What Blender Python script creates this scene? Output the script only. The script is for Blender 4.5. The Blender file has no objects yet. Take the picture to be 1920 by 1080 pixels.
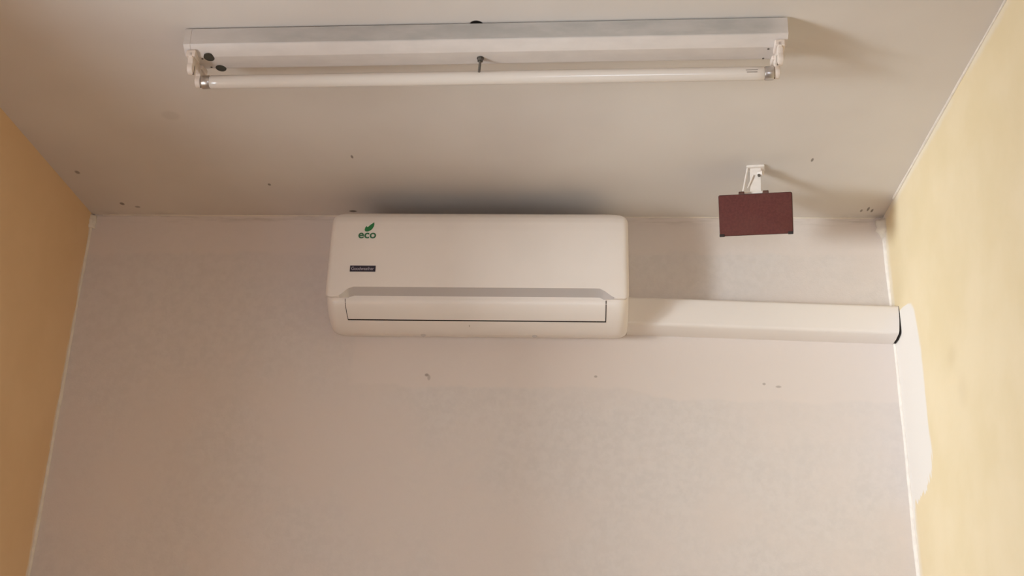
import bpy, bmesh, math, random
from mathutils import Vector, Matrix
random.seed(4)
S = bpy.context.scene
COL = S.collection

# ---------------------------------------------------------------- camera
F_PX, PITCH, YAW, ROLL = 2203.85, 0.387194, -0.057503, 0.029077
fw = Vector((math.sin(YAW)*math.cos(PITCH), math.cos(YAW)*math.cos(PITCH), math.sin(PITCH)))
r0 = Vector((math.cos(YAW), -math.sin(YAW), 0)); u0 = r0.cross(fw)
rt = r0*math.cos(ROLL) + u0*math.sin(ROLL); up = u0*math.cos(ROLL) - r0*math.sin(ROLL)
cd = bpy.data.cameras.new('camera'); cam = bpy.data.objects.new('camera', cd); COL.objects.link(cam)
cd.sensor_width = 36; cd.lens = F_PX/1920*36; cd.clip_start = 0.02
M = Matrix((rt, up, -fw)).transposed().to_4x4(); M.translation = Vector((0, 0, 1.5))
cam.matrix_world = M
S.camera = cam

# ---------------------------------------------------------------- world, light, exposure
S.view_settings.view_transform = 'Standard'; S.view_settings.look = 'None'
S.view_settings.gamma = 1; S.view_settings.use_curve_mapping = False
S.view_settings.exposure = 0.0
S.cycles.use_denoising = True
S.cycles.max_bounces = 12; S.cycles.diffuse_bounces = 8
wd = bpy.data.worlds.new('sky'); S.world = wd; wd.use_nodes = True
bg = wd.node_tree.nodes['Background']; bg.inputs[0].default_value = (0.75, 0.85, 1.0, 1); bg.inputs[1].default_value = 0.3

def area(name, loc, direction, sx, sy, power, color, spread=180):
    l = bpy.data.lights.new(name, 'AREA'); l.shape = 'RECTANGLE'; l.size = sx; l.size_y = sy
    l.energy = power; l.color = color; l.spread = math.radians(spread)
    o = bpy.data.objects.new(name, l); COL.objects.link(o); o.location = loc
    o.rotation_euler = Vector(direction).to_track_quat('-Z', 'Y').to_euler()
    return o
XL, XR, YB, ZC, YR = -1.343, 0.826, 2.898, 2.895, -1.7    # room: left, right, back wall, ceiling, rear wall
WIN = (0.85, 1.60, 1.10, 2.35)                            # window opening in the left wall: y0 y1 z0 z1
TW = .26                                                  # thickness of the outer (left) wall
# sky light filling the window, the sunlit yard seen slantwise through it, and an added soft fill at the open door behind the camera
area('window_daylight', (XL-TW-.01, (WIN[0]+WIN[1])/2, (WIN[2]+WIN[3])/2), (1, 0, 0), WIN[3]-WIN[2]-.1, WIN[1]-WIN[0]-.1, 42, (.83, .92, 1))
area('yard_daylight', (-3.0, .32, 1.70), (3.5, 2.3, .7), .7, .55, 21.5, (.86, .95, 1), 70)
area('rear_fill', (0.1, YR-0.06, 1.05), (0, 1, 0), 1.8, 0.8, 46, (.76, .85, 1))

# ---------------------------------------------------------------- materials
def lin(c):
    return tuple((v/12.92 if v <= .04045 else ((v+.055)/1.055)**2.4) for v in c)
def srgb(r, g, b): return lin((r/255, g/255, b/255)) + (1,)
class NT:
    def __init__(s, name, rough=.6, base=(.8, .8, .8, 1), metal=0, spec=.5):
        s.m = bpy.data.materials.new(name); s.m.use_nodes = True; s.t = s.m.node_tree
        s.b = s.t.nodes['Principled BSDF']
        s.b.inputs['Base Color'].default_value = base; s.b.inputs['Roughness'].default_value = rough
        s.b.inputs['Metallic'].default_value = metal; s.b.inputs['Specular IOR Level'].default_value = spec
    def n(s, kind, **k):
        x = s.t.nodes.new(kind)
        for a, v in k.items(): setattr(x, a, v)
        return x
    def val(s, sock, v):
        if hasattr(v, 'is_output'): s.t.links.new(v, sock)
        else: sock.default_value = v
    def math(s, op, a, b=0.0, c=0.0, clamp=False):
        x = s.n('ShaderNodeMath', operation=op, use_clamp=clamp)
        s.val(x.inputs[0], a); s.val(x.inputs[1], b); s.val(x.inputs[2], c); return x.outputs[0]
    def mix(s, fac, a, b):
        x = s.n('ShaderNodeMix', data_type='RGBA'); s.val(x.inputs[0], fac); s.val(x.inputs[6], a); s.val(x.inputs[7], b)
        return x.outputs[2]
    def xyz(s):
        c = s.n('ShaderNodeTexCoord'); s.co = c.outputs['Object']
        p = s.n('ShaderNodeSeparateXYZ'); s.t.links.new(s.co, p.inputs[0]); return p.outputs
    def noise(s, scale, detail=2.0, rough=.5, vec=None, stretch=None):
        x = s.n('ShaderNodeTexNoise'); x.inputs['Scale'].default_value = scale
        x.inputs['Detail'].default_value = detail; x.inputs['Roughness'].default_value = rough
        v = vec or s.co
        if stretch:
            mp = s.n('ShaderNodeMapping'); mp.inputs['Scale'].default_value = stretch
            s.t.links.new(v, mp.inputs[0]); v = mp.outputs[0]
        s.t.links.new(v, x.inputs['Vector']); return x.outputs['Fac']
    def ramp(s, v, a, b):      # smooth 0..1 between a and b
        x = s.n('ShaderNodeMapRange', interpolation_type='SMOOTHSTEP')
        s.val(x.inputs['Value'], v); s.val(x.inputs['From Min'], a); s.val(x.inputs['From Max'], b); return x.outputs[0]
    def spot(s, c, r, soft=.35):   # 1 inside an ellipsoid blot
        a = s.n('ShaderNodeVectorMath', operation='SUBTRACT'); s.t.links.new(s.co, a.inputs[0]); a.inputs[1].default_value = c
        b = s.n('ShaderNodeVectorMath', operation='DIVIDE'); s.t.links.new(a.outputs[0], b.inputs[0]); b.inputs[1].default_value = r
        d = s.n('ShaderNodeVectorMath', operation='LENGTH'); s.t.links.new(b.outputs[0], d.inputs[0])
        return s.ramp(d.outputs['Value'], 1+soft, 1-soft)
    def bump(s, h, strength=.3, dist=.002):
        x = s.n('ShaderNodeBump'); x.inputs['Strength'].default_value = strength; x.inputs['Distance'].default_value = dist
        s.t.links.new(h, x.inputs['Height']); s.t.links.new(x.outputs[0], s.b.inputs['Normal'])
    def color(s, c): s.val(s.b.inputs['Base Color'], c)

def varied(name, c, rough, amt=.04, scale=30, **k):
    t = NT(name, rough, c, **k); t.xyz(); n = t.noise(scale, 3)
    d = tuple(v*(1-amt) for v in c[:3])+(1,)
    l = tuple(min(1, v*(1+amt)) for v in c[:3])+(1,)
    t.color(t.mix(t.ramp(n, .35, .65), d, l)); return t.m

# --- back wall: roller stipple, smoother filled bands near the ceiling and under the unit, small marks
def mat_back():
    t = NT('back_wall_paint', .85, spec=.3); X, Y, Z = t.xyz()
    grit = t.noise(220, 3, .65); blot = t.noise(3.2, 3, .55); fine = t.noise(55, 4, .6)
    col = t.mix(t.ramp(fine, .3, .7), srgb(213, 205, 200), srgb(219, 211, 206))
    col = t.mix(t.ramp(blot, .35, .68), col, srgb(220, 209, 202))
    wob = t.math('MULTIPLY', t.math('SUBTRACT', t.noise(14, 3), .5), .035)
    z2 = t.math('ADD', Z, wob); x2 = t.math('ADD', X, wob)
    # filled strip by the ceiling
    edge = t.math('ADD', t.math('MULTIPLY', X, .004), 2.783)
    top = t.ramp(t.math('SUBTRACT', z2, edge), -.006, .008)
    # filled strip under the unit, stepping down to the right
    low = t.math('ADD', 2.408, t.math('MULTIPLY', t.ramp(x2, .10, .30), -.030))
    band = t.math('MULTIPLY', t.ramp(t.math('SUBTRACT', z2, low), -.005, .006), t.ramp(z2, 2.56, 2.53))
    band = t.math('MULTIPLY', band, t.ramp(x2, -.59, -.572))
    fill = t.math('MAXIMUM', t.math('MULTIPLY', top, .8), band)
    col = t.mix(t.math('MULTIPLY', fill, .85), col, srgb(223, 212, 205))
    # grey scuffs along the ceiling joint
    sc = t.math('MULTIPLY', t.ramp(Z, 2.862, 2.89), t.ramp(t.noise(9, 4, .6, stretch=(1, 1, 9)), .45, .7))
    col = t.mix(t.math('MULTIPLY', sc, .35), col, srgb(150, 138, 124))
    for c, r, a in [((-.382, YB, 2.438), (.005, .05, .004), .6), ((-.376, YB, 2.431), (.004, .05, .007), .35),
                    ((.056, YB, 2.4388), (.004, .05, .003), .5), ((.485, YB, 2.424), (.004, .05, .003), .45),
                    ((.521, YB, 2.417), (.007, .05, .003), .4)]:
        col = t.mix(t.math('MULTIPLY', t.spot(c, r), a), col, srgb(120, 104, 92))
    t.color(col)
    h = t.math('MULTIPLY', grit, t.math('SUBTRACT', 1.0, t.math('MULTIPLY', fill, .75)))
    t.bump(h, .35, .0015); return t.m

# --- cream side walls; the left one has warm shade put into its colour; the right one has a white plaster patch below the duct
def mat_cream(name, patch):
    t = NT(name, .8, spec=.3); X, Y, Z = t.xyz()
    n = t.noise(5, 4, .55); f = t.noise(130, 2)
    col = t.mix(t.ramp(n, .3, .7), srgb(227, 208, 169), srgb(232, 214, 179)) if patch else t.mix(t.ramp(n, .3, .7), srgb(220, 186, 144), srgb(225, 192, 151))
    white = srgb(232, 226, 220)
    wob = t.math('MULTIPLY', t.math('SUBTRACT', t.noise(26, 4, .6, stretch=(1, 1, .35)), .5), .035)
    if patch:
        # near edge of the plaster as a function of height
        fc = t.n('ShaderNodeFloatCurve'); u = t.math('DIVIDE', t.math('SUBTRACT', Z, 2.0), .7)
        t.t.links.new(u, fc.inputs['Value'])
        cv = fc.mapping.curves[0]
        pts = [(2.0, 2.92), (2.09, 2.90), (2.12, 2.83), (2.145, 2.735), (2.19, 2.70), (2.26, 2.697), (2.36, 2.69), (2.44, 2.69), (2.53, 2.704), (2.58, 2.73), (2.60, 2.80), (2.62, 2.92), (2.7, 2.92)]
        cv.points[0].location = (0, (pts[0][1]-2.5)*2); cv.points[1].location = (1, (pts[-1][1]-2.5)*2)
        for z, y in pts[1:-1]: cv.points.new((z-2.0)/.7, (y-2.5)*2)
        fc.mapping.update()
        yb = t.math('ADD', t.math('MULTIPLY', fc.outputs[0], .5), 2.5)
        streak = t.math('MULTIPLY', t.math('SUBTRACT', t.noise(60, 2, .5, stretch=(1, 1, .05)), .5), t.math('MULTIPLY', t.ramp(Z, 2.24, 2.12), .34))
        m = t.ramp(t.math('SUBTRACT', t.math('ADD', t.math('ADD', Y, wob), streak), yb), -.006, .010)
        col = t.mix(t.math('MULTIPLY', m, .92), col, white)
        # thinner smear beside the corner, further down and above the duct
        m2 = t.ramp(t.math('ADD', Y, wob), 2.862, 2.885)
        col = t.mix(t.math('MULTIPLY', m2, .45), col, white)
        m3 = t.math('MULTIPLY', t.ramp(t.math('ADD', Z, t.math('MULTIPLY', wob, .5)), 2.868, 2.886), t.ramp(t.noise(4, 2), .3, .5))
        col = t.mix(t.math('MULTIPLY', m3, .4), col, white)
        for c, r, a in [((XR, 2.48, 2.36), (.05, .03, .02), .10), ((XR, 2.44, 2.27), (.05, .025, .03), .08)]:
            col = t.mix(t.math('MULTIPLY', t.spot(c, r, .8), a), col, srgb(170, 140, 105))
    else:
        m = t.ramp(t.math('ADD', Y, wob), 2.874, 2.890)
        m = t.math('MULTIPLY', m, t.ramp(Z, 2.25, 2.0))
        m = t.math('MULTIPLY', m, t.ramp(t.noise(22, 3, .6, stretch=(1, 1, .3)), .35, .6))
        col = t.mix(t.math('MULTIPLY', m, .5), col, white)
        up_ = t.math('MULTIPLY', t.ramp(t.math('ADD', Y, wob), 2.882, 2.893), t.ramp(t.noise(16, 3), .4, .6))
        col = t.mix(t.math('MULTIPLY', up_, .5), col, white)
    t.color(col); t.bump(f, .15, .001); return t.m

def mat_ceiling():
    t = NT('ceiling_paint', .85, spec=.3); X, Y, Z = t.xyz()
    n = t.noise(2.4, 3, .5)
    col = t.mix(t.ramp(n, .3, .7), srgb(212, 204, 197), srgb(219, 212, 205))
    for (x, y, rx, ry, a) in [(-1.2869, 2.6454, .006, .009, .6), (-1.2345, 2.828, .006, .008, .7), (-1.198, 2.847, .007, .006, .5), (-.7998, 2.7116, .004, .006, .7),
                              (-.5553, 2.5602, .003, .008, .7), (.578, 2.573, .003, .009, .7), (.7595, 2.8537, .003, .008, .6), (.7754, 2.844, .003, .012, .7),
                              (.7873, 2.8534, .003, .010, .7), (-.606, 2.869, .010, .006, .8), (-.95, 2.36, .02, .02, .10)]:
        col = t.mix(t.math('MULTIPLY', t.spot((x, y, ZC), (rx, ry, .05)), a), col, srgb(86, 72, 60))
    # ragged cable hole beside the lamp
    col = t.mix(t.spot((-.203, 2.000, ZC), (.0135, .0125, .05), .12), col, srgb(26, 20, 16))
    sc = t.math('MULTIPLY', t.ramp(Y, 2.86, 2.89), t.ramp(t.noise(8, 4, .6), .45, .7))
    col = t.mix(t.math('MULTIPLY', sc, .25), col, srgb(150, 138, 124))
    t.color(col); t.bump(t.noise(150, 2), .12, .001); return t.m

m_back = mat_back(); m_left = mat_cream('cream_shaded_left', False); m_right = mat_cream('cream_paint_right', True); m_ceil = mat_ceiling()
m_floor = varied('floor_boards', srgb(146, 124, 106), .45, .12, 6)
m_caulk = varied('white_caulk', srgb(238, 230, 220), .6, .04, 40)
m_caulk_cream = varied('cream_caulk', srgb(226, 216, 202), .6, .04, 40)
m_plastic = varied('unit_plastic', srgb(232, 223, 215), .32, .012, 8)
m_lip = NT('silver_lip', .28, srgb(205, 198, 194), .25).m
m_dark = NT('dark_gap', .9, srgb(34, 24, 18)).m
m_duct = varied('duct_plastic', srgb(229, 221, 214), .4, .01, 6)
m_tube = NT('tube_glass', .16, srgb(212, 202, 192)).m
m_holder = varied('holder_plastic', srgb(222, 208, 196), .45, .03, 60)
m_cap = NT('tube_cap_metal', .32, srgb(196, 190, 184), .85).m
m_bolt = NT('bolt_steel', .45, srgb(120, 116, 110), .8).m
m_hole = NT('knockout_hole', .8, srgb(62, 58, 48)).m
m_green = NT('leaf_green', .5, srgb(36, 120, 66)).m
m_green2 = NT('letter_green', .5, srgb(58, 112, 76)).m
m_badge = NT('badge_navy', .35, srgb(44, 38, 52)).m
m_badge_t = NT('badge_letters', .35, srgb(188, 182, 192)).m
m_bracket = varied('bracket_plastic', srgb(228, 219, 210), .45, .03, 60)
m_black = NT('black_foot', .7, srgb(32, 18, 12)).m
m_print = NT('printed_mark', .6, srgb(120, 110, 98)).m
def mat_lampbody():
    t = NT('lamp_enamel', .38); X, Y, Z = t.xyz()
    n = t.noise(9, 4, .6, stretch=(1, 1, 3)); n2 = t.noise(30, 3, .6, stretch=(.5, 1, 2))
    dust = t.math('MULTIPLY', t.ramp(Z, -.0425, -.0385), t.math('ADD', .62, t.math('MULTIPLY', t.ramp(n, .3, .7), .38)))
    dust = t.math('MULTIPLY', dust, t.math('ADD', .35, t.math('MULTIPLY', t.ramp(X, 0, .3), .65)))
    dust = t.math('MULTIPLY', dust, t.math('SUBTRACT', 1.0, t.math('MULTIPLY', t.ramp(X, 1.17, 1.215), .6)))
    col = t.mix(t.ramp(n2, .3, .7), srgb(208, 199, 192), srgb(214, 205, 198))
    col = t.mix(dust, col, srgb(170, 166, 161))
    t.color(col); return t.m
m_lamp = mat_lampbody()
def mat_speaker():
    t = NT('speaker_cloth', .9); t.xyz(); n = t.noise(160, 3, .7); b = t.noise(14, 2)
    col = t.mix(t.ramp(n, .3, .7), srgb(82, 37, 32), srgb(93, 45, 39))
    col = t.mix(t.math('MULTIPLY', t.ramp(b, .4, .7), .3), col, srgb(92, 54, 44))
    t.color(col); t.bump(n, .3, .001); return t.m
m_spk = mat_speaker()
m_spk_body = varied('speaker_case', srgb(84, 52, 42), .6, .08, 30)

# ---------------------------------------------------------------- mesh helpers
def mesh_obj(name, verts, faces, mat, parent=None, smooth=False, angle=40, bevel=0, seg=2, mats=None, fm=None):
    me = bpy.data.meshes.new(name); me.from_pydata([tuple(v) for v in verts], [], faces)
    bm = bmesh.new(); bm.from_mesh(me); bmesh.ops.remove_doubles(bm, verts=bm.verts, dist=1e-6)
    bmesh.ops.recalc_face_normals(bm, faces=bm.faces)
    if bevel:
        bmesh.ops.bevel(bm, geom=[e for e in bm.edges if len(e.link_faces) == 2 and e.calc_face_angle(0) > math.radians(angle)], offset=bevel, segments=seg, profile=.5, affect='EDGES')
    bm.to_mesh(me); bm.free()
    me.materials.append(mat)
    o = bpy.data.objects.new(name, me); COL.objects.link(o)
    if parent: o.parent = parent
    if smooth:
        for p in me.polygons: p.use_smooth = True
        me.set_sharp_from_angle(angle=math.radians(angle))
    return o
def box_data(x0, x1, y0, y1, z0, z1):
    v = [(x0,y0,z0),(x1,y0,z0),(x1,y1,z0),(x0,y1,z0),(x0,y0,z1),(x1,y0,z1),(x1,y1,z1),(x0,y1,z1)]
    f = [(0,3,2,1),(4,5,6,7),(0,1,5,4),(1,2,6,5),(2,3,7,6),(3,0,4,7)]
    return v, f
def merge(*parts):
    V, Fc = [], []
    for v, f in parts:
        k = len(V); V += list(v); Fc += [tuple(i+k for i in q) for q in f]
    return V, Fc
def box(name, b, mat, parent=None, **k):
    v, f = box_data(*b); return mesh_obj(name, v, f, mat, parent, **k)
def cyl_data(p0, p1, r0_, r1_=None, n=32):
    r1_ = r0_ if r1_ is None else r1_
    p0, p1 = Vector(p0), Vector(p1); d = (p1-p0).normalized()
    a = d.orthogonal().normalized(); b = d.cross(a)
    v = []
    for p, r in ((p0, r0_), (p1, r1_)):
        for i in range(n):
            t = 2*math.pi*i/n; v.append(p + a*r*math.cos(t) + b*r*math.sin(t))
    f = [(i, (i+1) % n, n+(i+1) % n, n+i) for i in range(n)] + [tuple(range(n-1, -1, -1)), tuple(range(n, 2*n))]
    return v, f
def lathe_data(profile, axis_p, axis_d, n=40):   # profile: (distance along axis, radius)
    axis_p, d = Vector(axis_p), Vector(axis_d).normalized(); a = d.orthogonal().normalized(); b = d.cross(a)
    v, f = [], []
    for s, r in profile:
        for i in range(n):
            t = 2*math.pi*i/n; v.append(axis_p + d*s + a*r*math.cos(t) + b*r*math.sin(t))
    for k in range(len(profile)-1):
        for i in range(n): f.append((k*n+i, k*n+(i+1) % n, (k+1)*n+(i+1) % n, (k+1)*n+i))
    f += [tuple(range(n-1, -1, -1)), tuple(range((len(profile)-1)*n, len(profile)*n))]
    return v, f
def extrude_x(poly, x0, x1):     # poly: (y,z) loop
    n = len(poly); v = [(x0, y, z) for y, z in poly] + [(x1, y, z) for y, z in poly]
    f = [(i, (i+1) % n, n+(i+1) % n, n+i) for i in range(n)] + [tuple(range(n-1, -1, -1)), tuple(range(n, 2*n))]
    return v, f
def empty(name, loc, rot=(0, 0, 0), label=None, cat=None):
    o = bpy.data.objects.new(name, None); COL.objects.link(o); o.location = loc; o.rotation_euler = rot
    o.empty_display_size = .05
    if label: o['label'] = label
    if cat: o['category'] = cat
    return o
def struct(o, label=None, cat=None):
    o['kind'] = 'structure'
    if label: o['label'] = label
    if cat: o['category'] = cat
    return o

# ---------------------------------------------------------------- the room
T = .12
struct(box('floor', (XL-TW, XR+T, YR-T, YB+T, -.1, 0), m_floor), 'brown floor of the small room', 'floor')
struct(box('ceiling', (XL-TW, XR+T, YR-T, YB+T, ZC, ZC+.1), m_ceil), 'off-white painted ceiling holding the tube lamp', 'ceiling')
struct(box('wall_back', (XL, XR+T, YB, YB+T, 0, ZC), m_back), 'greyish white stippled wall behind the air conditioner', 'wall')
struct(box('wall_right', (XR, XR+T, YR, YB, 0, ZC), m_right), 'bright cream wall with a white plaster patch below the duct', 'wall')
y0, y1, z0, z1 = WIN
v, f = merge(box_data(XL-TW, XL, YR-T, y0, 0, ZC), box_data(XL-TW, XL, y1, YB+T, 0, ZC), box_data(XL-TW, XL, y0, y1, 0, z0), box_data(XL-TW, XL, y0, y1, z1, ZC))
struct(mesh_obj('wall_left', v, f, m_left), 'shaded cream wall at the left of the room', 'wall')
DX0, DX1, DZ = -.35, .55, 2.05
v, f = merge(box_data(XL, DX0, YR-T, YR, 0, ZC), box_data(DX1, XR+T, YR-T, YR, 0, ZC), box_data(DX0, DX1, YR-T, YR, DZ, ZC))
struct(mesh_obj('wall_rear', v, f, m_left), 'cream wall behind the camera', 'wall')
# window frame (white) around the opening
w = .05
xo, xi = XL-TW+.02, XL-TW+.08
v, f = merge(box_data(xo, xi, y0, y1, z0, z0+w), box_data(xo, xi, y0, y1, z1-w, z1), box_data(xo, xi, y0, y0+w, z0+w, z1-w), box_data(xo, xi, y1-w, y1, z0+w, z1-w))
struct(mesh_obj('window_1', v, f, m_caulk), 'white window frame in the left wall', 'window')
v, f = merge(box_data(DX0, DX0+w, YR-T, YR-.02, 0, DZ), box_data(DX1-w, DX1, YR-T, YR-.02, 0, DZ), box_data(DX0+w, DX1-w, YR-T, YR-.02, DZ-w, DZ))
struct(mesh_obj('door_1', v, f, m_caulk), 'white frame of the open door behind the camera', 'door')
# caulk beads in the corners
def bead(name, pts, r, mat, seed, amp=.35):
    rnd = random.Random(seed); V, Fc = [], []; n = 8; N = 90
    p0, p1 = Vector(pts[0]), Vector(pts[1]); d = (p1-p0).normalized(); a = d.orthogonal().normalized(); b = d.cross(a)
    ph = [rnd.uniform(0, 6.28) for _ in range(4)]
    for k in range(N+1):
        u = k/N; rr = r*(1+amp*(math.sin(u*19+ph[0])*.4+math.sin(u*47+ph[1])*.35+math.sin(u*101+ph[2])*.25))
        c = p0.lerp(p1, u)
        for i in range(n):
            t = 2*math.pi*i/n; V.append(c+a*rr*math.cos(t)+b*rr*math.sin(t))
    for k in range(N):
        for i in range(n): Fc.append((k*n+i, k*n+(i+1) % n, (k+1)*n+(i+1) % n, (k+1)*n+i))
    return struct(mesh_obj(name, V, Fc, mat, None, True, 180))
bead('trim_1', ((XR-.001, YB-.001, 0), (XR-.001, YB-.001, 2.835)), .0055, m_caulk, 1)['label'] = 'white caulk bead in the right back corner'
bead('trim_2', ((XL+.001, YB-.001, 0), (XL+.001, YB-.001, 2.875)), .0050, m_caulk_cream, 2)['label'] = 'pale caulk bead in the left back corner'
bead('trim_3', ((XR-.001, YR, ZC-.001), (XR-.001, YB-.12, ZC-.001)), .0035, m_caulk_cream, 3)['label'] = 'thin caulk bead between ceiling and right wall'
bead('trim_4', ((XL+.03, YB-.001, ZC-.001), (XR-.02, YB-.001, ZC-.001)), .0019, m_caulk_cream, 5)['label'] = 'thin caulk bead between ceiling and back wall'
# lump of old plaster in the two upper corners
def lump(name, c, r, seed, mat):
    bm = bmesh.new(); bmesh.ops.create_icosphere(bm, subdivisions=3, radius=1)
    rnd = random.Random(seed); ph = [rnd.uniform(0, 6.28) for _ in range(6)]
    for vv in bm.verts:
        p = vv.co; k = 1+.22*math.sin(p.x*5+ph[0])*math.sin(p.y*6+ph[1])+.15*math.sin(p.z*9+ph[2])
        vv.co = Vector((p.x*r[0]*k+c[0], p.y*r[1]*k+c[1], p.z*r[2]*k+c[2]))
    me = bpy.data.meshes.new(name); bm.to_mesh(me); bm.free(); me.materials.append(mat)
    for p in me.polygons: p.use_smooth = True
    o = bpy.data.objects.new(name, me); COL.objects.link(o); return struct(o)
lump('trim_5', (XR, YB, 2.863), (.022, .022, .030), 7, m_caulk_cream)['label'] = 'plaster lump in the upper right corner'
lump('trim_6', (XL, YB, 2.870), (.015, .015, .022), 8, m_caulk_cream)['label'] = 'plaster lump in the upper left corner'

# ---------------------------------------------------------------- fluorescent tube lamp on the ceiling
Ax, Ay, Bx, By = -.8035, 2.0079, .4151, 1.9773
L = math.hypot(Bx-Ax, By-Ay)
lamp = empty('tube_lamp', (Ax, Ay, ZC), (0, 0, math.atan2(By-Ay, Bx-Ax)),
             'long white twin batten ceiling lamp holding a single unlit fluorescent tube', 'lamp')
sec = [(0, -.0035), (0, -.0395), (.0015, -.0415), (.020, -.0545), (.024, -.056), (.064, -.056), (.070, -.054), (.098, -.034), (.1, -.031), (.1, -.0035)]
v, f = extrude_x(sec, 0, L)
mesh_obj('lamp_body', v, f, m_lamp, lamp, True, 20)
box('backplate', (.02, L-.02, .008, .092, -.0035, 0), m_dark, lamp)
# end caps fold over the body ends
for xe, sgn in ((0, -1), (L, 1)):
    v, f = extrude_x([(y-.0006 if y < .05 else y+.0006, z-.0006) for y, z in sec], xe-.002 if sgn < 0 else xe-.012, xe+.012 if sgn < 0 else xe+.002)
    mesh_obj('end_cap', v, f, m_lamp, lamp, True, 20)
# four lampholders
HOLD = []
def holder(s, t, sgn):
    # upright with a rounded tip, a wider foot and a rotor slot facing the tube
    P = [(t-.013, -.054), (t-.013, -.070), (t-.0105, -.078)]
    c = (t, -.086); r = .0125
    for k in range(0, 13):
        a = math.radians(160+k*220/12); P.append((c[0]+r*math.cos(a), c[1]+r*math.sin(a)))
    P += [(t+.0105, -.078), (t+.013, -.070), (t+.013, -.054)]
    v, f = extrude_x(P, s-.0055, s+.0055)
    h = mesh_obj('lampholder', v, f, m_holder, lamp, bevel=.0012, smooth=True, angle=35)
    v, f = extrude_x([(t-.016, -.050), (t-.016, -.064), (t+.016, -.064), (t+.016, -.050)], s-.010, s+.010)
    mesh_obj('holder_foot', v, f, m_holder, h, bevel=.002)
    x = s - sgn*.0055
    v, f = cyl_data((x-.0008, t, -.086), (x+.0008, t, -.086), .0085, n=28); mesh_obj('rotor', v, f, m_holder, h, smooth=True)
    v, f = box_data(x-.0013, x+.0013, t-.0012, t+.0012, -.0995, -.078); mesh_obj('pin_slot', v, f, m_print, h)
T1, T2 = .022, .071
for s in (.0145, L-.0145):
    v, f = extrude_x([(.006, -.054), (.006, -.066), (.030, -.074), (.062, -.074), (.086, -.060), (.086, -.040)], s-.004, s+.004)
    mesh_obj('holder_plate', v, f, m_holder, lamp, bevel=.0015)
for s, sgn in ((.014, -1), (L-.014, 1)):
    holder(s, T1, sgn); holder(s, T2, sgn)
# the tube in the far pair of holders
zt, rt_ = -.087, .0140
xa, xb = .0205, L-.0205
v, f = lathe_data([(0, rt_-.0012), (.002, rt_-.0002), (.02, rt_), (xb-xa-.02-.036, rt_), (xb-xa-.002-.036, rt_-.0002), (xb-xa-.036, rt_-.0012)], (xa+.018, T2, zt), (1, 0, 0))
tube = mesh_obj('fluorescent_tube', v, f, m_tube, lamp, True, 50)
for xs in (xa, xb-.0185):
    v, f = lathe_data([(0, rt_-.003), (.0012, rt_-.0006), (.003, rt_+.0003), (.0165, rt_+.0003), (.0185, rt_-.0004)], (xs, T2, zt), (1, 0, 0))
    mesh_obj('metal_cap', v, f, m_cap, tube, True, 35)
# printed marks near the right end of the tube: two short bars
def tube_mark(x0, x1, a0, a1):
    V, Fc = [], []; n = 4
    for k in range(n+1):
        a = math.radians(a0+(a1-a0)*k/n); y = T2+math.cos(a)*(rt_+.0002); z = zt+math.sin(a)*(rt_+.0002)
        V += [(x0, y, z), (x1, y, z)]
    for k in range(n): Fc.append((2*k, 2*k+1, 2*k+3, 2*k+2))
    mesh_obj('printed_mark', V, Fc, m_print, tube)
tube_mark(L-.075, L-.054, 196, 202); tube_mark(L-.077, L-.053, 178, 183)
# knock-out holes at the left end, with a small screw beside them
def disc(name, x, y, z, rx, ry, mat, n=28):
    V = [(x+rx*math.cos(2*math.pi*i/n), y+ry*math.sin(2*math.pi*i/n), z) for i in range(n)]
    V2 = [(a, b, c+.003) for a, b, c in V]
    Fc = [(i, (i+1) % n, n+(i+1) % n, n+i) for i in range(n)] + [tuple(range(n-1, -1, -1)), tuple(range(n, 2*n))]
    return mesh_obj(name, V+V2, Fc, mat, lamp)
disc('knockout_hole', .0460, .0265, -.0563, .0110, .0125, m_hole)
disc('knockout_hole', .0590, .0665, -.0563, .0110, .0120, m_hole)
for x, y in ((.031, .030), (.040, .062), (L-.034, .030), (L-.040, .064)):
    v, f = cyl_data((x, y, -.0555), (x, y, -.0568), .0022, n=12); mesh_obj('screw', v, f, m_bolt, lamp)
# bolt with nut hanging from the middle
bx, by = .607, .045
v, f = cyl_data((bx, by, -.056), (bx, by, -.0575), .0075, n=24); bo = mesh_obj('mounting_bolt', v, f, m_bolt, lamp)
v, f = cyl_data((bx, by, -.0575), (bx, by, -.0635), .0062, n=6); mesh_obj('nut', v, f, m_bolt, bo)
v, f = lathe_data([(0, .0025)] + [(k*.0012, .0028 if k % 2 else .0023) for k in range(1, 22)] + [(.0262, .0018)], (bx, by, -.0635), (-.06, 0, -1), 14)
mesh_obj('threaded_rod', v, f, m_bolt, bo, True, 60)

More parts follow.
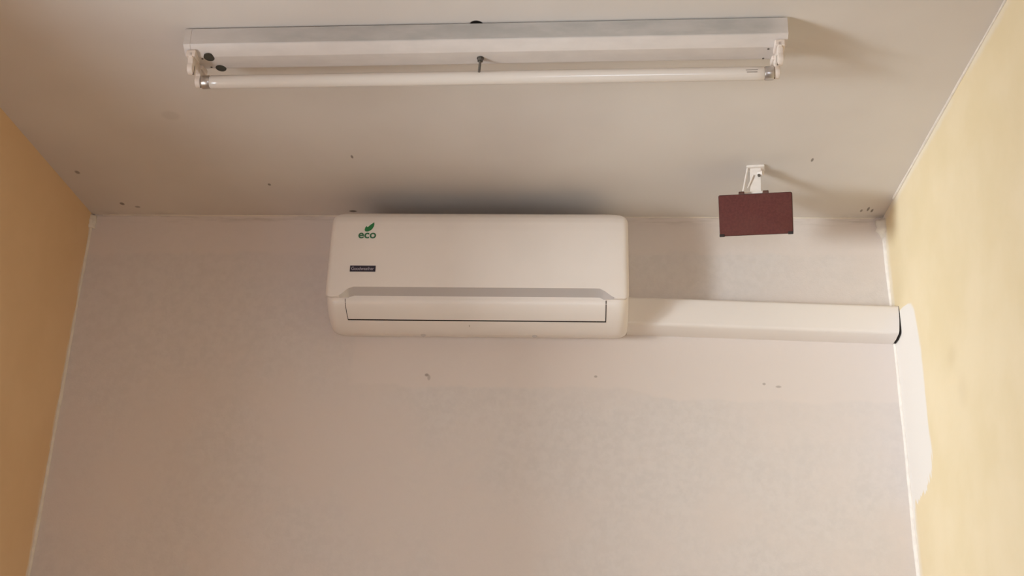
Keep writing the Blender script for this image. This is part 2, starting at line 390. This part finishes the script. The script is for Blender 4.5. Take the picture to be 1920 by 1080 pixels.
# ---------------------------------------------------------------- wall mounted air conditioner
CX = -.2445; ac = empty('air_conditioner', (CX, YB, 2.505), (0, 0, 0),
    'white wall-mounted split air conditioner with a green leaf logo and dark badge', 'air conditioner')
HW = .379                                   # half width
def dz(lst): return [(-d, z-2.505) for d, z in lst]
body_prof = [(0, 2.822), (.10, 2.822), (.150, 2.818), (.172, 2.806), (.184, 2.785), (.187, 2.70), (.188, 2.60), (.1865, 2.583), (.186, 2.576), (.1845, 2.567),
             (.1765, 2.557), (.165, 2.547), (.150, 2.538), (.135, 2.5315), (.120, 2.526), (.105, 2.5220), (.090, 2.5195), (.075, 2.5200), (.050, 2.5265), (0, 2.543)]
def loft_body():
    poly = dz(body_prof); st = []
    rx, rk = .030, .022
    for k in range(0, 11):
        a = math.radians(90-9*k); st.append((-HW+rx*(1-math.sin(a)), rk*(1-math.cos(a))))
    st = [(x, kk) for x, kk in st]
    allst = st + [(-x, kk) for x, kk in reversed(st)]
    V, Fc = [], []; n = len(poly); zc = .16
    for x, kk in allst:
        for d, z in poly: V.append((x, d*(1-kk/.2), zc+(z-zc)*(1-kk/.16)))
    for s in range(len(allst)-1):
        for i in range(n): Fc.append((s*n+i, s*n+(i+1) % n, (s+1)*n+(i+1) % n, (s+1)*n+i))
    Fc += [tuple(range(n-1, -1, -1)), tuple(range((len(allst)-1)*n, len(allst)*n))]
    return V, Fc
v, f = loft_body(); mesh_obj('unit_body', v, f, m_plastic, ac, True, 38)
# dark intake grille on the top of the unit, with white bars
box('intake_grille', (-.33, .33, -.142, -.014, .3165, .3195), m_dark, ac)
V, Fc = [], []
for k in range(27):
    x = -.325+k*.025; q = box_data(x-.0012, x+.0012, -.142, -.014, .319, .3212); n0 = len(V); V += q[0]; Fc += [tuple(i+n0 for i in g) for g in q[1]]
mesh_obj('grille_bars', V, Fc, m_plastic, ac)
# front panel: curved shell with big top corners and a scooped bottom edge
ZT, ZB = 2.8235, 2.5765
def panel_d(z):          # depth of the panel surface from the wall
    pts = [(2.57, .2035), (2.60, .2055), (2.66, .2055), (2.72, .2040), (2.76, .2015), (2.785, .1975), (2.80, .1915), (2.812, .1820), (2.819, .1720), (2.8235, .1580)]
    for (za, da), (zb, db) in zip(pts, pts[1:]):
        if z <= zb: return da+(db-da)*(z-za)/(zb-za)
    return pts[-1][1]
def sm(t): t = max(0, min(1, t)); return t*t*(3-2*t)
def panel_mesh():
    xs = []
    for k in range(0, 17): xs.append(.06*(1-math.cos(math.radians(90*k/16))))
    xs += [.06+(HW-.06)*k/26 for k in range(1, 27)]
    xs = [-HW+x for x in xs]; xs = xs + [-x for x in reversed(xs[:-1])]
    V, Fc = [], []; NR = 44; cols = []; lipV = []
    for x in xs:
        dx = HW-abs(x)
        q = max(0, 1-dx/.068); zt = ZT-.036*(1-math.sqrt(max(0, 1-q*q)))
        q = max(0, 1-dx/.016); zb = ZB+.014*(1-math.sqrt(max(0, 1-q*q)))
        e = .014; q = max(0, 1-dx/e); back = .011*(1-math.sqrt(max(0, 1-q*q)))
        back += .0045*max(0, 1-dx/.07)**2
        # crease height: scoop over the middle of the lower edge
        if x < 0: s = sm((x-(-HW+.030))/.040)
        else: s = sm(((HW-.030)-x)/.046)
        zc_ = zb+.0245*s
        col = []
        for r in range(NR+1):
            u = r/NR; uu = 1-(1-u)**1.8
            z = zc_+(zt-zc_)*uu; y = -(panel_d(z)-back)
            # bottom rim rounded where there is no scoop
            col.append((x, y, z-2.505))
        V0 = len(V)
        V.append((x, -(.145-back), zt-2.505-.0005))   # top back edge
        for c in reversed(col): V.append(c)
        # scoop face: from crease back and down
        rec = .022*s+.004*(1-s); zlow = zb
        V.append((x, -(panel_d(zc_)-back-rec*.35), zc_-.004*s-.0004-(1-s)*.0008-2.505))
        V.append((x, -(panel_d(zb)-back-rec), zlow-.0012*(1-s)+.003*s-2.505))
        V.append((x, -.175, zlow+.004-2.505))
        cols.append(V0)
    n = NR+5
    V[:] = V
    for a, b in zip(cols, cols[1:]):
        for i in range(n-1): Fc.append((a+i, b+i, b+i+1, a+i+1))
    return V, Fc, cols, n
v, f, cols, n = panel_mesh()
panel = mesh_obj('front_panel', v, f, m_plastic, ac, True, 32)
# silver lip: the scooped face again, laid 0.4 mm proud
V, Fc = [], []
for k, a in enumerate(cols):
    p = [Vector(v[a+n-4]), Vector(v[a+n-3]), Vector(v[a+n-2])]
    x = p[0].x
    if HW-abs(x) < .034: continue
    p[0] = p[0].lerp(p[1], .12)
    for q in p: V.append((q.x, q.y-.0004, q.z-.0005))
m3 = len(V)//3
for k in range(m3-1):
    for i in range(2): Fc.append((k*3+i, (k+1)*3+i, (k+1)*3+i+1, k*3+i+1))
mesh_obj('silver_lip', V, Fc, m_lip, ac, True, 60)
# louvre flap in the outlet, with the dark slot it closes
def prof_pt(u, off):     # u runs along the lower front of the body profile, off = outwards
    seg = body_prof[8:17]; pts = [Vector((-d, z-2.505)) for d, z in seg]
    ln = [0]
    for a, b in zip(pts, pts[1:]): ln.append(ln[-1]+(b-a).length)
    u = max(0, min(ln[-1]-1e-6, u))
    for i in range(len(pts)-1):
        if u <= ln[i+1]:
            t = (u-ln[i])/(ln[i+1]-ln[i]); p = pts[i].lerp(pts[i+1], t); d = (pts[i+1]-pts[i]).normalized()
            nrm = Vector((-d.y, d.x));
            if nrm.y > 0: nrm = -nrm
            return p+nrm*off
def strip(name, xl0, xl1, xr0, xr1, u0_, u1_, off, mat, thick=.0, N=10, parent=ac):
    V, Fc = [], []
    for k in range(N+1):
        t = k/N; u = u0_+(u1_-u0_)*t; p = prof_pt(u, off); b = prof_pt(u, -.002)
        xl = xl0+(xl1-xl0)*t; xr = xr0+(xr1-xr0)*t
        V += [(xl, p.x, p.y), (xr, p.x, p.y), (xl, b.x, b.y), (xr, b.x, b.y)]
    for k in range(N):
        a = 4*k; b = a+4
        Fc += [(a, a+1, b+1, b), (a+2, b+2, b+3, a+3), (a, b, b+2, a+2), (a+1, a+3, b+3, b+1)]
    Fc += [(0, 2, 3, 1), (4*N, 4*N+1, 4*N+3, 4*N+2)]
    return mesh_obj(name, V, Fc, mat, parent, True, 30)
fl0, fr0 = -.3275-.001, .3212
strip('air_slot', fl0-.0012, fl0-.0012+.0035, fr0+.0022, fr0+.0022, .0005, .0628, .0006, m_dark)
strip('louvre_flap', fl0+.0006, fl0+.0006+.0035, fr0, fr0, .0005, .0567, .0024, m_plastic)
for x in (-.142, .1435):
    v, f = cyl_data((x, -.078, .0200), (x, -.080, .0128), .0058, n=20); mesh_obj('screw_cover', v, f, m_lip, ac, True, 40)
p = prof_pt(.078, .0004); box('seam_mark', (-.0205, -.0198, p.x-.0004, p.x+.004, p.y-.003, p.y+.004), m_print, ac)

# decals on the panel
def on_panel(x, z, off=.0007):     # world x,z -> local point on the panel surface
    return (x-CX, -(panel_d(z)+off), z-2.505)
def decal(name, polys, mat, parent, off=.0007):
    V, Fc = [], []
    for P in polys:
        k = len(V); V += [on_panel(x, z, off) for x, z in P]; Fc.append(tuple(range(k, k+len(P))))
    return mesh_obj(name, V, Fc, mat, parent)
def px2(X, Y): return (-.5521+(X-670)*.00132, 2.7308+(449-Y)*.00151)
leaf = [(950,130),(968,240),(955,330),(905,440),(840,510),(770,550),(700,578),(620,575),(565,560),(543,490),(556,400),(590,340),(622,312),(650,372),(690,352),(740,300),(800,245),(870,195)]
leaf = [px2(660+a/24, 410+b/24) for a, b in leaf]
logo = decal('leaf_logo', [leaf], m_green, panel)
def text_mesh(s, size, bold=0, space=1.0):
    cu = bpy.data.curves.new('txt', 'FONT'); cu.body = s; cu.size = size; cu.offset = bold; cu.space_character = space; cu.resolution_u = 4
    cu.align_x = 'CENTER'; cu.align_y = 'BOTTOM_BASELINE'
    o = bpy.data.objects.new('txt', cu); COL.objects.link(o)
    dg = bpy.context.evaluated_depsgraph_get(); me = bpy.data.meshes.new_from_object(o.evaluated_get(dg))
    bpy.data.objects.remove(o); bpy.data.curves.remove(cu); return me
def text_on_panel(name, s, cx, z, width, height, mat, parent, off, bold=0):
    me = text_mesh(s, 1.0, bold)
    xs = [q.co.x for q in me.vertices]; ys = [q.co.y for q in me.vertices]
    ax, bx_, ay, by_ = min(xs), max(xs), min(ys), max(ys)
    for q in me.vertices:
        X = cx+((q.co.x-ax)/(bx_-ax)-.5)*width; Z = z+(q.co.y-ay)/(by_-ay)*height
        q.co = on_panel(X, Z, off)
    me.name = name; me.materials.clear(); me.materials.append(mat)
    o = bpy.data.objects.new(name, me); COL.objects.link(o); o.parent = parent; return o
text_on_panel('logo_letters', 'eco', -.5275, 2.7335, .0455, .0165, m_green2, panel, .0007, .02)
bx0, bz0 = px2(661, 509.5); bx1, bz1 = px2(710, 498.5); bz0 = 2.6412; bz1 = 2.6572
V, Fc = box_data(bx0-CX, bx1-CX, -(panel_d(2.65)+.0012), -(panel_d(2.65)-.001), bz0-2.505, bz1-2.505)
badge = mesh_obj('name_badge', V, Fc, m_badge, panel)
text_on_panel('badge_letters', 'Goodweather', (bx0+bx1)/2, 2.6448, (bx1-bx0)*.88, .0088, m_badge_t, badge, .0015, .0)

# ---------------------------------------------------------------- pipe duct between unit and right wall
D0 = Vector((.1375, YB, 2.5535)); ang = math.atan2(-.0192, .694)
duct = empty('pipe_duct', D0, (0, -ang, 0), 'white plastic pipe duct running from the air conditioner to the right wall', 'duct')
LD = .686
def duct_sec(k=0.0):
    P = [(0, 0), (-.034, 0)]
    P += [(-.0560-.009*math.sin(math.radians(a)), .0145-.0090*math.cos(math.radians(a))) for a in (10, 30, 50, 70, 90)]
    P += [(-.065, .060)]
    P += [(-.057-.008*math.cos(math.radians(a)), .0745+.0085*math.sin(math.radians(a))) for a in (0, 22, 45, 68, 90)]
    P += [(0, .083)]
    return P
def duct_shell(x0, x1t, x1b):
    P = duct_sec(); th = .0022; Q = []
    cy, cz = -.03, .0415
    for y, z in P: Q.append((y*(1-th/.0325) if y else 0, cz+(z-cz)*(1-th/.0415)))
    V, Fc = [], []; n = len(P)
    for x, poly, t in ((x0, P, 0), (None, P, 1), (None, Q, 1), (x0, Q, 0)):
        for y, z in poly:
            xx = x if x is not None else x1t+(x1b-x1t)*(1-min(1, max(0, z/.083)))**2
            V.append((xx, y, z))
    for k in range(3):
        for i in range(n-1): Fc.append((k*n+i, k*n+i+1, (k+1)*n+i+1, (k+1)*n+i))
    for i in range(n-1): Fc.append((3*n+i, 3*n+i+1, i+1, i))
    return V, Fc
v, f = duct_shell(-.0015, LD+.0005, LD-.005)
mesh_obj('duct_cover', v, f, m_duct, duct, True, 40)
# the base tray against the wall and a dark slab painted as the shaded gap where it enters the side wall
box('duct_tray', (0, LD-.004, -.003, 0, .003, .080), m_duct, duct)
P = duct_sec(); P = [(y*1.00, .0415+(z-.0415)*1.00) for y, z in P]
v, f = extrude_x(P, LD-.0012, LD+.0015); sl = mesh_obj('gap_shade', v, f, m_dark, duct)

# ---------------------------------------------------------------- small brown box speaker on a white bracket
sx, sy, sz = .4375, 2.600, 2.7600
spk = empty('box_speaker', (sx, sy, sz), (0, math.radians(2.0), math.radians(-11)), 'small dark red rectangular box speaker hung from the ceiling on a white bracket', 'speaker')
hw, hh, TILT = .0880, .0505, math.radians(26)
def rrect_front(hw, hh, y0_, y1_, r):
    P = []
    for cx_, cz_, a0 in ((hw-r, hh-r, 0), (-hw+r, hh-r, 90), (-hw+r, -hh+r, 180), (hw-r, -hh+r, 270)):
        for k in range(5): a = math.radians(a0+k*22.5); P.append((cx_+r*math.cos(a), cz_+r*math.sin(a)))
    n = len(P); V = [(x, y0_, z) for x, z in P]+[(x, y1_, z) for x, z in P]
    Fc = [(i, (i+1) % n, n+(i+1) % n, n+i) for i in range(n)] + [tuple(range(n)), tuple(range(n, 2*n))]
    return V, Fc
v, f = rrect_front(hw, hh, .006, .062, .004); case = mesh_obj('speaker_case', v, f, m_spk_body, spk, True, 30)
v, f = rrect_front(hw-.001, hh-.001, -.0005, .0065, .005); mesh_obj('cloth_grille', v, f, m_spk, spk, bevel=.002, smooth=True, angle=35)
for s in (-1, 1):
    x = s*(hw-.0062)
    v, f = box_data(x-.0062, x+.0062, -.0016, .02, -hh-.0012, -hh+.0058); mesh_obj('corner_foot', v, f, m_black, spk, bevel=.0012)
for x in (-.032, .026):
    v, f = lathe_data([(-.0068, .0045), (-.006, .006), (.006, .006), (.0068, .0045)], (x, .008, hh+.0005), (1, 0, 0), 18); mesh_obj('hinge_knuckle', v, f, m_spk_body, spk, True, 35)
for o in list(spk.children): o.rotation_euler = (TILT, 0, 0)
# bracket: ceiling foot, side strut, upright and saddle
br = mesh_obj('mounting_bracket', *merge(box_data(-.020, .024, -.002, .026, .1290, .1350), box_data(-.012, .015, .007, .015, .050, .131)), m_bracket, spk, bevel=.0015)
v, f = cyl_data((-.017, .004, .131), (-.031, .004, .054), .0026, n=12); mesh_obj('strut', v, f, m_bracket, br, True, 60)
v, f = cyl_data((-.004, .004, .108), (-.018, .004, .074), .0018, n=12); mesh_obj('strut', v, f, m_bracket, br, True, 60)
v, f = box_data(-.026, .018, -.002, .030, .0555, .0620); mesh_obj('saddle', v, f, m_bracket, br, bevel=.0015)
v, f = cyl_data((.008, .006, .114), (.020, .001, .112), .0062, n=20); mesh_obj('joint_knob', v, f, m_bracket, br, True, 40)
v, f = cyl_data((.010, .0030, .106), (.010, -.0010, .106), .0035, n=12); mesh_obj('joint_screw', v, f, m_bolt, br, True, 40)
